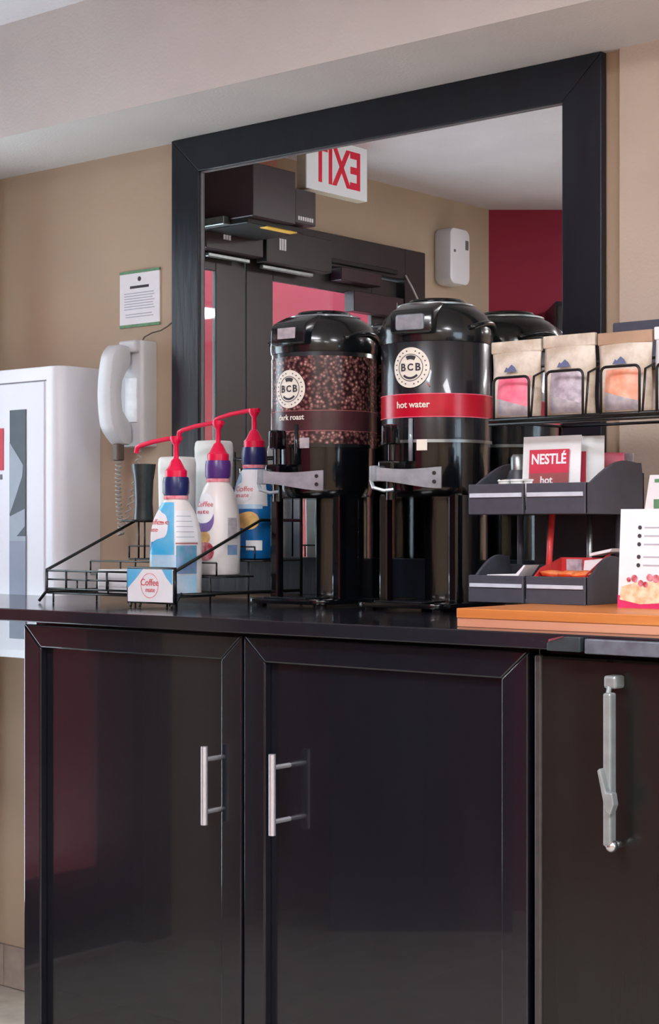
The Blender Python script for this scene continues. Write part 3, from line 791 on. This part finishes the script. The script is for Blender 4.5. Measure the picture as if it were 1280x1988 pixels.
    obj('tap_lever', bm, 'black_pl', fa, sharp=40)
    obj('sight_tube', cyl((.022, -.1165, .30), (.022, -.1165, .385), .0045, 12), 'clear_grey' if kind != 'dark' else 'black_pl2', fa, True)
    # wavy smoky bracket reaching to the right, with two dark screws
    N = 18; up = []; dn = []
    for i in range(N+1):
        k = i/N
        up.append((k, .288-.004*math.sin(PI*k*1.2)-.004*k)); dn.append((k, .260-.016*(3*k*k-2*k**3)))
    bm = bmesh.new(); q0 = Vector((-.024, -.181)); q1 = Vector((.108, -.128))
    dirv = (q1-q0); nrm = Vector((dirv.y, -dirv.x)).normalized()*.006
    F = [(q0+dirv*k).to_tuple()+(z,) for k, z in up]; G = [(q0+dirv*k).to_tuple()+(z,) for k, z in dn]
    rows = []
    for off in (0, 1):
        rows.append([[bm.verts.new((p[0]+nrm.x*off, p[1]+nrm.y*off, p[2])) for p in L_] for L_ in (F, G)])
    for i in range(N):
        a, b = rows[0]; c, d = rows[1]
        bm.faces.new((a[i], a[i+1], b[i+1], b[i])); bm.faces.new((c[i], d[i], d[i+1], c[i+1]))
        bm.faces.new((a[i], c[i], c[i+1], a[i+1])); bm.faces.new((b[i], b[i+1], d[i+1], d[i]))
    for i in (0, N): bm.faces.new((rows[0][0][i], rows[0][1][i], rows[1][1][i], rows[1][0][i]))
    br = obj('bracket_plate', bm, 'clear_grey', fa)
    p = q0+dirv*.9
    for z in (.257, .274):
        obj('screw', cyl((p.x+nrm.x*1.3, p.y+nrm.y*1.3, z), (p.x-nrm.x*.2, p.y-nrm.y*.2, z), .004, 12), 'fridge2', br)
    bm = box(-.026, -.012, -.190, -.158, .258, .290, .003); tube([(-.024, -.186, .262), (-.016, -.188, .246), (.004, -.180, .240), (.022, -.172, .242)], .0035, 8, bm)
    obj('lever_guard', bm, 'clear_grey', br, sharp=40)
    me = bpy.data.meshes.new('volume_label'); b2 = box(-.011, .011, 0, .0012, -.011, .011); b2.to_mesh(me); b2.free(); bend(me, .1135+.002, .33 if kind == 'dark' else .38, .346 if kind == 'dark' else .332)
    link('volume_label', me, 'lab_light' if kind == 'dark' else 'cream_ink', fa)
    return t
urn('black urn wrapped in a coffee bean print lettered dark roast', (-2.375, -.140, CZ), 'dark', .0)
urn('plain black urn with a red band lettered hot water', (-2.072, -.140, CZ), 'water', .17)

# ================================================================= RIGHT: BOARD, ORGANIZER, TEA RACK
bd = thing('wooden_board', 'orange wooden board under the charcoal organizer', 'board', (-1.2, -.4, CZ))
obj('board_top', box(-.462, .45, -.240, .27, .0145, .031, .0015), 'oak', bd)
obj('board_edge', box(-.4615, .45, -.2385, .27, 0, .0145, .0012), 'oak2', bd)  # lower layer, its pinkish reflection put into the colour

og = thing('condiment_organizer', 'charcoal two-tier condiment organizer on the wooden board', 'organizer', (-1.67, -.30, CZ+.031))
def ob(name, x0, x1, y0, y1, z0, z1, m='tray', parent=None, bev=.0015):
    return obj(name, box(x0+1.67, x1+1.67, y0+.30, y1+.30, z0-1.102, z1-1.102, bev, 2), m, parent or og)
def tray(z0, hz, hump, yb):
    x0, x1, xm, y0 = -1.793, -1.546, -1.671, -.42
    tr = ob('tray', x0+.004, x1-.004, y0+.006, yb, z0, z0+.008)
    ob('front_lip', x0, xm-.003, y0, y0+.008, z0, z0+hz, parent=tr); ob('front_lip', xm+.003, x1, y0, y0+.008, z0, z0+hz, parent=tr)
    ob('label_strip', x0+.004, xm-.006, y0-.003, y0+.001, z0+hz*.56, z0+hz*.70, 'tray_hi', tr, .0006)
    ob('label_strip', xm+.006, x1-.004, y0-.003, y0+.001, z0+hz*.56, z0+hz*.70, 'tray_hi', tr, .0006)
    ob('back', x0, x1, yb-.006, yb, z0, z0+hz+hump*.5, 'tray_dk', tr)
    for x, nm in ((x0, 'side_panel'), (xm-.003, 'divider'), (x1-.006, 'side_panel')):
        hh = hump
        if nm == 'divider':
            obj(nm, box(x+1.67, x+.006+1.67, -.345+.30, yb+.30, z0-1.102, z0+hz-1.102, .001, 1), 'tray', tr); continue
        pts = [(y0+.002, z0), (y0+.002, z0+hz)]
        for i in range(11):
            k = i/10
            pts.append((y0+.02+(yb-y0-.03)*k, z0+hz+hh*math.sin(min(1, k*1.15)*PI*.62)))
        pts += [(yb, z0+hz*.8), (yb, z0)]
        q = [(a+.30, b-1.102) for a, b in pts]
        obj(nm, prism(q, x+1.67, x+.006+1.67, axis='x', bev=.001), 'tray', tr)
    return tr
tray(1.102, .049, .036, -.285)
tray(1.261, .055, .042, -.215)
ob('back_panel', -1.785, -1.556, -.214, -.206, 1.102, 1.30, 'tray_dk')
for x, m in ((-1.785, 'steel'), (-1.72, 'steel'), (-1.572, 'steel')):
    obj('post', cyl((x+1.67, -.262+.30, 0), (x+1.67, -.262+.30, .161), .006, 14), 'tray', og, True)
obj('post', cyl((-1.622+1.67, -.28+.30, 0), (-1.622+1.67, -.28+.30, .161), .0055, 14), 'steel', og, True)
o = obj('stir_rod', cyl((-1.668, -.352, 1.112), (-1.664, -.340, 1.262), .0058, 10), 'redstk', None, True); tag(o, 'thin red stick standing between the two trays', 'stirrer')

# cocoa packets (upper right compartment)
def packet(name, label, x, y, z, w, h, rz, tilt, printed=True, grp=None):
    t = thing(name, label, 'packet', (x, y, z), rz, grp); t.rotation_euler = (tilt, 0, rz)
    bm = bmesh.new(); n, k = 10, 10; G = []
    for s in (-1, 1):
        g = []
        for i in range(n+1):
            r = []
            for j in range(k+1):
                u, v = i/n, j/k
                th = .0006+.007*(math.sin(PI*u)**.7)*(max(0, math.sin(PI*min(1, max(0, (v-.05)/.9))))**.7)
                r.append(bm.verts.new(((u-.5)*w, s*th, v*h)))
            g.append(r)
        G.append(g)
    for g in G:
        for i in range(n):
            for j in range(k): bm.faces.new((g[i][j], g[i+1][j], g[i+1][j+1], g[i][j+1]))
    A, B = G
    for i in range(n):
        for j in (0, k): bm.faces.new((A[i][j], A[i+1][j], B[i+1][j], B[i][j]))
    for j in range(k):
        for i in (0, n): bm.faces.new((A[i][j], A[i][j+1], B[i][j+1], B[i][j]))
    b = obj('sachet', bm, 'packet', t, sharp=60)
    if printed:
        fx = w*.34
        obj('red_print', box(-fx, fx, -.0092, -.0075, h*.46, h*.80), 'nestle', b)
        obj('brown_print', box(-fx, fx, -.0092, -.0075, h*.06, h*.46), 'nestle2', b)
        text('lettering', 'NESTLÉ', h*.205, (0, -.0098, h*.655), 'paper', b, bold=.0006, sx=.86)
        text('lettering', 'hot', h*.15, (-.004, -.0098, h*.355), 'paper', b, bold=.0003); text('lettering', 'COCOA', h*.11, (.002, -.0098, h*.24), 'paper', b)
    else:
        obj('red_print', box(-w*.3, w*.1, -.0092, -.0075, h*.2, h*.78), 'nestle', b)
    return t
packet('cocoa_packet', 'white hot cocoa packet with a red lettered panel', -1.648, -.372, 1.277, .122, .125, 0, -.06)
packet('cocoa_packet', 'white cocoa packet leaning at the side of the lettered one', -1.604, -.335, 1.272, .078, .130, .35, -.05, False)
# smaller sugar sachets
for i, (x, y, rz, m) in enumerate(((-1.570, -.272, .5, 'lab_pink'), (-1.568, -.245, .2, 'lab_light'))):
    o = obj('sugar_sachet', box(-.022, .022, -.003, .003, 0, .105, .002), m); o.location = (x-.01, y, 1.2692); o.rotation_euler = (-.1, 0, rz)
    tag(o, ['pink sugar sachet standing in the upper tray', 'silver sugar sachet standing in the upper tray'][i], 'sachet')
for i, (x, y) in enumerate(((-1.745, -.372), (-1.716, -.375), (-1.690, -.370))):
    t = thing('creamer_cup', ['tiny creamer tub with a shiny foil lid in the upper tray', 'tiny creamer tub with a white lid in the upper tray', 'tiny creamer tub with a dull grey lid in the upper tray'][i], 'creamer tub', (x, y, 1.2688), 0, 'creamer tubs in the upper tray')
    obj('tub', lathe([(0, 0), (.009, 0), (.0125, .052), (.014, .053), (.014, .055), (0, .055)], 18), 'cup_white', t, sharp=40)
    obj('foil_lid', lathe([(0, .0545), (.0135, .0545), (.0135, .0562), (0, .0562)], 18), ['chrome', 'paper', 'lab_light'][i], t)
t = thing('sweetener_pot', 'small round grey pot behind the creamer tubs', 'pot', (-1.752, -.315, 1.2692))
obj('jar', lathe([(0, 0), (.022, 0), (.024, .06), (.018, .075), (0, .075)], 24), 'tray', t, sharp=40)
obj('lid', lathe([(0, .074), (.016, .074), (.016, .098), (.012, .104), (0, .104)], 24), 'steel', t, sharp=40)
# lower tray contents
o = obj('paper_napkin', prism([(-1.762, 1.152), (-1.70, 1.154), (-1.683, 1.170), (-1.679, 1.170), (-1.695, 1.150), (-1.762, 1.147)], -.405, -.36), 'paper'); tag(o, 'folded white napkin in the lower left compartment', 'napkin')
rb = thing('tea_bag_box', 'open red box of tea bags in the lower tray', 'box', (-1.612, -.36, 1.1102))
obj('box_body', box(-.052, .052, -.044, .05, 0, .040, .001), 'coral', rb)
obj('box_flap', prism([(-.052, .038), (.052, .038), (.052, .073), (-.052, .073)], .046, .050), 'coral', rb)
obj('box_side', prism([(-.044, .038), (.05, .038), (.05, .082), (.044, .080)], .049, .052, axis='x'), 'coral', rb)
obj('box_side', prism([(-.044, .038), (.05, .038), (.05, .073), (-.02, .055)], -.052, -.049, axis='x'), 'coral', rb)
obj('grey_label', box(-.036, -.004, .0425, .0462, .045, .070), 'lab_grey', rb)
obj('white_label', prism([(.0, .048), (.040, .052), (.042, .072), (.002, .068)], .0422, .0462), 'paper', rb)
obj('white_flap_edge', prism([(.02, .076), (.062, .084), (.066, .090), (.02, .081)], .03, .075), 'paper', rb)
for i in range(3):
    o = obj('tea_bag', loft([(0, .018, .020, .6), (.006, .022, .024, .6), (.010, .010, .012, .7)], 24), 'orange', None, sharp=60)
    o.location = (-1.640+.030*i, -.372+.006*(i % 2), 1.1503); o.rotation_euler = (.05*i, .1-.1*i, .3*i)
    tag(o, 'orange wrapped tea bag heaped in the red box', 'tea bag', 'orange tea bags on the red box')

# tea pouch rack
tr = thing('pouch_rack', 'black wire rack holding kraft tea pouches above the organizer', 'rack', (-1.55, -.36, CZ+.031))
def wr(name, lines, r=.0024):
    bm = bmesh.new()
    for l in lines: tube([(x+1.55, y+.36, z-1.102) for x, y, z in l], r, 6, bm)
    return obj(name, bm, 'wire', tr, True)
bx0, bx1, by0, by1, bz = -1.744, -1.285, -.424, -.345, 1.431
wr('basket_floor', [[(bx0, by0, bz), (bx1, by0, bz)], [(bx0, by1, bz), (bx1, by1, bz)]]+[[(bx0+i*.0218, by0, bz), (bx0+i*.0218, by1, bz)] for i in range(23)])
wr('front_rail', [[(bx0, by0-.001, bz), (bx1, by0-.001, bz)], [(bx0, by0-.001, bz-.008), (bx1, by0-.001, bz-.008)]], .0034)
for x0, x1, zt in ((-1.733, -1.658, 1.506), (-1.622, -1.547, 1.511), (-1.511, -1.436, 1.512), (-1.403, -1.33, 1.512)):
    r = .010
    P = [(x0, by0-.002, bz)]+[(x0+r-r*math.cos(PI/2*i/4), by0-.002, zt-r+r*math.sin(PI/2*i/4)) for i in range(5)]+[(x1-r+r*math.sin(PI/2*i/4), by0-.002, zt-r+r*math.cos(PI/2*i/4)) for i in range(5)]+[(x1, by0-.002, bz)]
    wr('pouch_hoop', [P], .0026)
for x in (-1.655, -1.543, -1.4315):
    wr('divider', [[(x, by0, bz), (x, by0+.01, bz+.075), (x, by1, bz+.10), (x, by1, bz)]], .002)
wr('back_frame', [[(bx0, by1, bz), (bx0, by1, bz+.10), (bx1, by1, bz+.10), (bx1, by1, 1.1055)], [(-1.459, by1+.16, 1.1055), (-1.459, by1+.16, bz), (-1.459, by1, bz)],
     [(-1.53, by1+.16, 1.33), (bx1, by1+.16, 1.33)], [(-1.53, by1+.16, 1.385), (bx1, by1+.16, 1.385)], [(bx1, by1, bz), (bx1, by1+.16, bz), (bx1, by1+.16, 1.1055)], [(bx0, by1, bz), (bx0, by1+.16, bz), (bx0, by1+.16, 1.1055)],
     [(bx0, by1+.16, bz), (bx1, by1+.16, bz)]], .0028)
def pouch(label, x, m, lab, top, h, mark=True, lab2='lab_light'):
    w, z0 = .105, bz+.0026
    t = thing('tea_pouch', label, 'tea pouch', (x, -.384, z0), 0, 'kraft tea pouches in the wire rack')
    bm = bmesh.new(); n, k = 12, 14; G = []
    for s in (-1, 1):
        g = []
        for i in range(n+1):
            r = []
            for j in range(k+1):
                u, v = i/n, j/k
                th = .0012+.030*(max(0, math.sin(PI*u))**.55)*(max(0, 1-v*1.12)**.6)*(min(1, (v+.12)*4))
                ww = w*(.98+.02*math.sin(v*9+x*30))
                r.append(bm.verts.new(((u-.5)*ww, s*th, v*h)))
            g.append(r)
        G.append(g)
    for g in G:
        for i in range(n):
            for j in range(k): bm.faces.new((g[i][j], g[i+1][j], g[i+1][j+1], g[i][j+1]))
    A, B = G
    for i in range(n):
        for j in (0, k): bm.faces.new((A[i][j], A[i+1][j], B[i+1][j], B[i][j]))
    for j in range(k):
        for i in (0, n): bm.faces.new((A[i][j], A[i][j+1], B[i][j+1], B[i][j]))
    b = obj('bag', bm, m, t, sharp=70)
    def patch(nm, x0, x1, v0, v1, mm, off, cut=0):
        bm = bmesh.new(); g = []
        for i in range(13):
            u = (x0+(x1-x0)*i/12)/w+.5; r = []
            for j in range(11):
                vv0 = v0+cut*(i/12); v = vv0+(v1-vv0)*j/10
                th = .0012+.030*(max(0, math.sin(PI*u))**.55)*(max(0, 1-v*1.12)**.6)*(min(1, (v+.12)*4))
                r.append(bm.verts.new(((u-.5)*w, -th-off, v*h)))
            g.append(r)
        for i in range(12):
            for j in range(10): bm.faces.new((g[i][j], g[i+1][j], g[i+1][j+1], g[i][j+1]))
        return obj(nm, bm, mm, b, True)
    patch('label', -.029, .038, .04, .54, lab2, .0006)
    patch('label_colour', -.029, .038, .27, .54, lab, .0011, -.13)
    bm = prism([(-.012, h*.60), (.014, h*.60), (.010, h*.655), (.004, h*.69), (-.004, h*.64), (-.007, h*.66)], -.0245, -.022)
    obj('brand_mark', bm, 'lab_blue', b)
    obj('fold_top', box(-w/2-.001, w/2+.001, -.005, .005, h*.86, h+.002, .002), top, b)
    return t
pouch('kraft tea pouch with a pink label in the wire rack', -1.711, 'pouch', 'lab_pink', 'pouch', .140)
pouch('kraft tea pouch with a grey lilac label in the wire rack', -1.599, 'pouch', 'lab_grey', 'pouch', .143)
pouch('brown-topped tea pouch with a peach label in the wire rack', -1.487, 'pouch', 'lab_orange', 'pouch_br', .140)
pouch('white tea pouch with a mint label in the wire rack', -1.376, 'packet', 'lab_green', 'packet', .143, lab2='lab_pink')

o = obj('wall_box', box(-1.672, -1.25, -.115, -.0145, 1.545, 1.630, .003), 'slate_box'); tag(o, 'dark slate box fixed on the wall behind the tea pouches', 'box')

# table tent cards
tc = thing('menu_card', 'white menu card with bullets and a pastry picture on the board', 'card', (-1.375, -.452, CZ+.031), -.02)
obj('card', prism([(-.088, 0), (.09, 0), (.09, .166), (-.082, .166)], -.001, .001), 'paper', tc)
obj('card_back', prism([(.001, .166), (.06, 0), (.062, 0), (.003, .166)], -.082, .09, axis='x'), 'paper', tc)
bm = prism([(-.0885, .0), (.09, 0), (.09, .014), (.0, .010), (-.045, .007), (-.0875, .022)], -.0018, -.0008); obj('magenta_border', bm, 'magenta', tc)
obj('pastry_picture', prism([(-.084, .014), (-.045, .007), (0, .010), (.08, .014), (.08, .036), (.0, .045), (-.05, .044), (-.080, .036)], -.0023, -.0008), 'pastry', tc)
bm = bmesh.new()
for x, z, r in ((-.055, .050, .006), (-.043, .042, .0055), (-.026, .052, .006), (-.014, .050, .007), (-.034, .040, .005), (-.002, .047, .006), (.02, .05, .006), (-.066, .048, .004)): merge(bm, disc_bm(r, .0005, cx=x, cz=z, y=-.0022, n=14, rad=1))
obj('berry_picture', bm, 'berry', tc)
bm = bmesh.new(); b3 = bmesh.new()
for i, z in enumerate((.135, .121, .107, .086, .072)):
    merge(bm, disc_bm(.0036, .0006, cx=-.045-.0008*i, cz=z, y=-.001, n=14, rad=1))
    box(-.036-.0008*i, .03-.01*(i % 2), -.0016, -.0008, z-.0012, z+.0012, bm=b3)
obj('bullets', bm, 'dark_ink', tc); obj('text_lines', b3, 'grey_ink', tc)
sc = thing('green_card', 'small white and green card behind the menu card', 'card', (-1.428, -.352, CZ+.031), -.05)
obj('card', prism([(-.041, 0), (.05, 0), (.05, .226), (-.030, .226), (-.041, .165)], -.001, .001), 'paper', sc)
bm = box(-.022, .05, -.0018, -.0008, .168, .184); box(-.02, .05, -.0018, -.0008, .213, .219, bm=bm); obj('green_print', bm, 'green', sc)
obj('foot', box(-.04, .05, -.012, .02, 0, .004), 'paper', sc)

# ================================================================= THINGS SEEN IN THE MIRROR
op = thing('door_operator', 'dark stepped door operator housing above the double doors', 'door operator', (-3.70, -.91, 2.15))
def oo(name, x0, x1, y0, y1, z0, z1, m, parent=None, bev=.002): return obj(name, box(x0+3.70, x1+3.70, y0+.91, y1+.91, z0-2.15, z1-2.15, bev, 1), m, parent or op)
oo('housing', -3.70, -3.40, -.959, -.766, 2.166, 2.325, 'door2')
oo('housing_step', -3.70, -3.40, -1.054, -.957, 2.172, 2.277, 'door2')
oo('underside_plate', -3.66, -3.43, -1.03, -.775, 2.150, 2.168, 'fridge2')
oo('warning_label', -3.46, -3.428, -1.00, -.86, 2.148, 2.152, 'yellow')
oo('bracket', -3.60, -3.50, -.79, -.745, 2.150, 2.175, 'steel')
bm = bmesh.new()
for i in range(7): box(.300, .3008, .91-1.040+i*.0105, .91-1.033+i*.0105, .032, .044, bm=bm)
obj('maker_plate', bm, 'paper', op)
o = obj('wall_plate', box(-3.70, -3.692, -1.20, -.93, 2.345, 2.459), mat('salmon_plate', (196, 136, 118), .6)); tag(o, 'salmon coloured plate high on the wall by the exit sign', 'plate')

ex = thing('exit_sign', 'white exit sign with red letters hanging from the ceiling', 'exit sign', (-3.42, -1.175, 2.29))
obj('housing', box(-.035, .004, -.15, .15, 0, .170, .003), 'cream_metal', ex)
obj('face', box(.0035, .006, -.149, .149, .001, .169), 'exit_white', ex)
text('lettering', 'EXIT', .165, (.0062, 0, .082), 'exit_red', ex, rz=PI/2, bold=.004, sx=.70)

df = thing('air_freshener', 'white oval air freshener unit on the tan side wall', 'air freshener', (-3.70, -2.135, 2.135))
obj('shell', prism(rrect(-.062, .062, 0, .205, .028, 5), 0, .075, axis='x', bev=.008), 'white_pl', df, sharp=40)
obj('vent', box(.072, .0765, -.05, -.030, .13, .165, .002), 'phone3', df)
obj('lens', box(.072, .077, .03, .042, .115, .125, .002), 'phone3', df)
o = obj('cable', tube([(-3.665, -1.855, 2.14), (-3.655, -1.88, 2.10), (-3.65, -1.915, 2.05), (-3.655, -1.935, 1.98), (-3.66, -1.94, 1.80)], .004, 6), 'cord', None, True); tag(o, 'pale cable hanging by the door frame', 'cable')
o = obj('cable', tube([(-3.665, -1.80, 2.05), (-3.655, -1.80, 1.98), (-3.66, -1.815, 1.90), (-3.66, -1.82, 1.75)], .0035, 6), 'cord', None, True); tag(o, 'short pale cable beside the door closer', 'cable')
cbn = thing('tall_cabinet', 'tall dark cabinet standing against the crimson wall', 'cabinet', (XL, -2.425, 0), a40)
obj('body', box(.215, .80, .002, .30, 0, 2.07, .004), 'frame', cbn)
obj('door', box(.222, .505, .298, .315, .08, 2.05, .003), 'door', cbn); obj('door', box(.510, .793, .298, .315, .08, 2.05, .003), 'door', cbn)
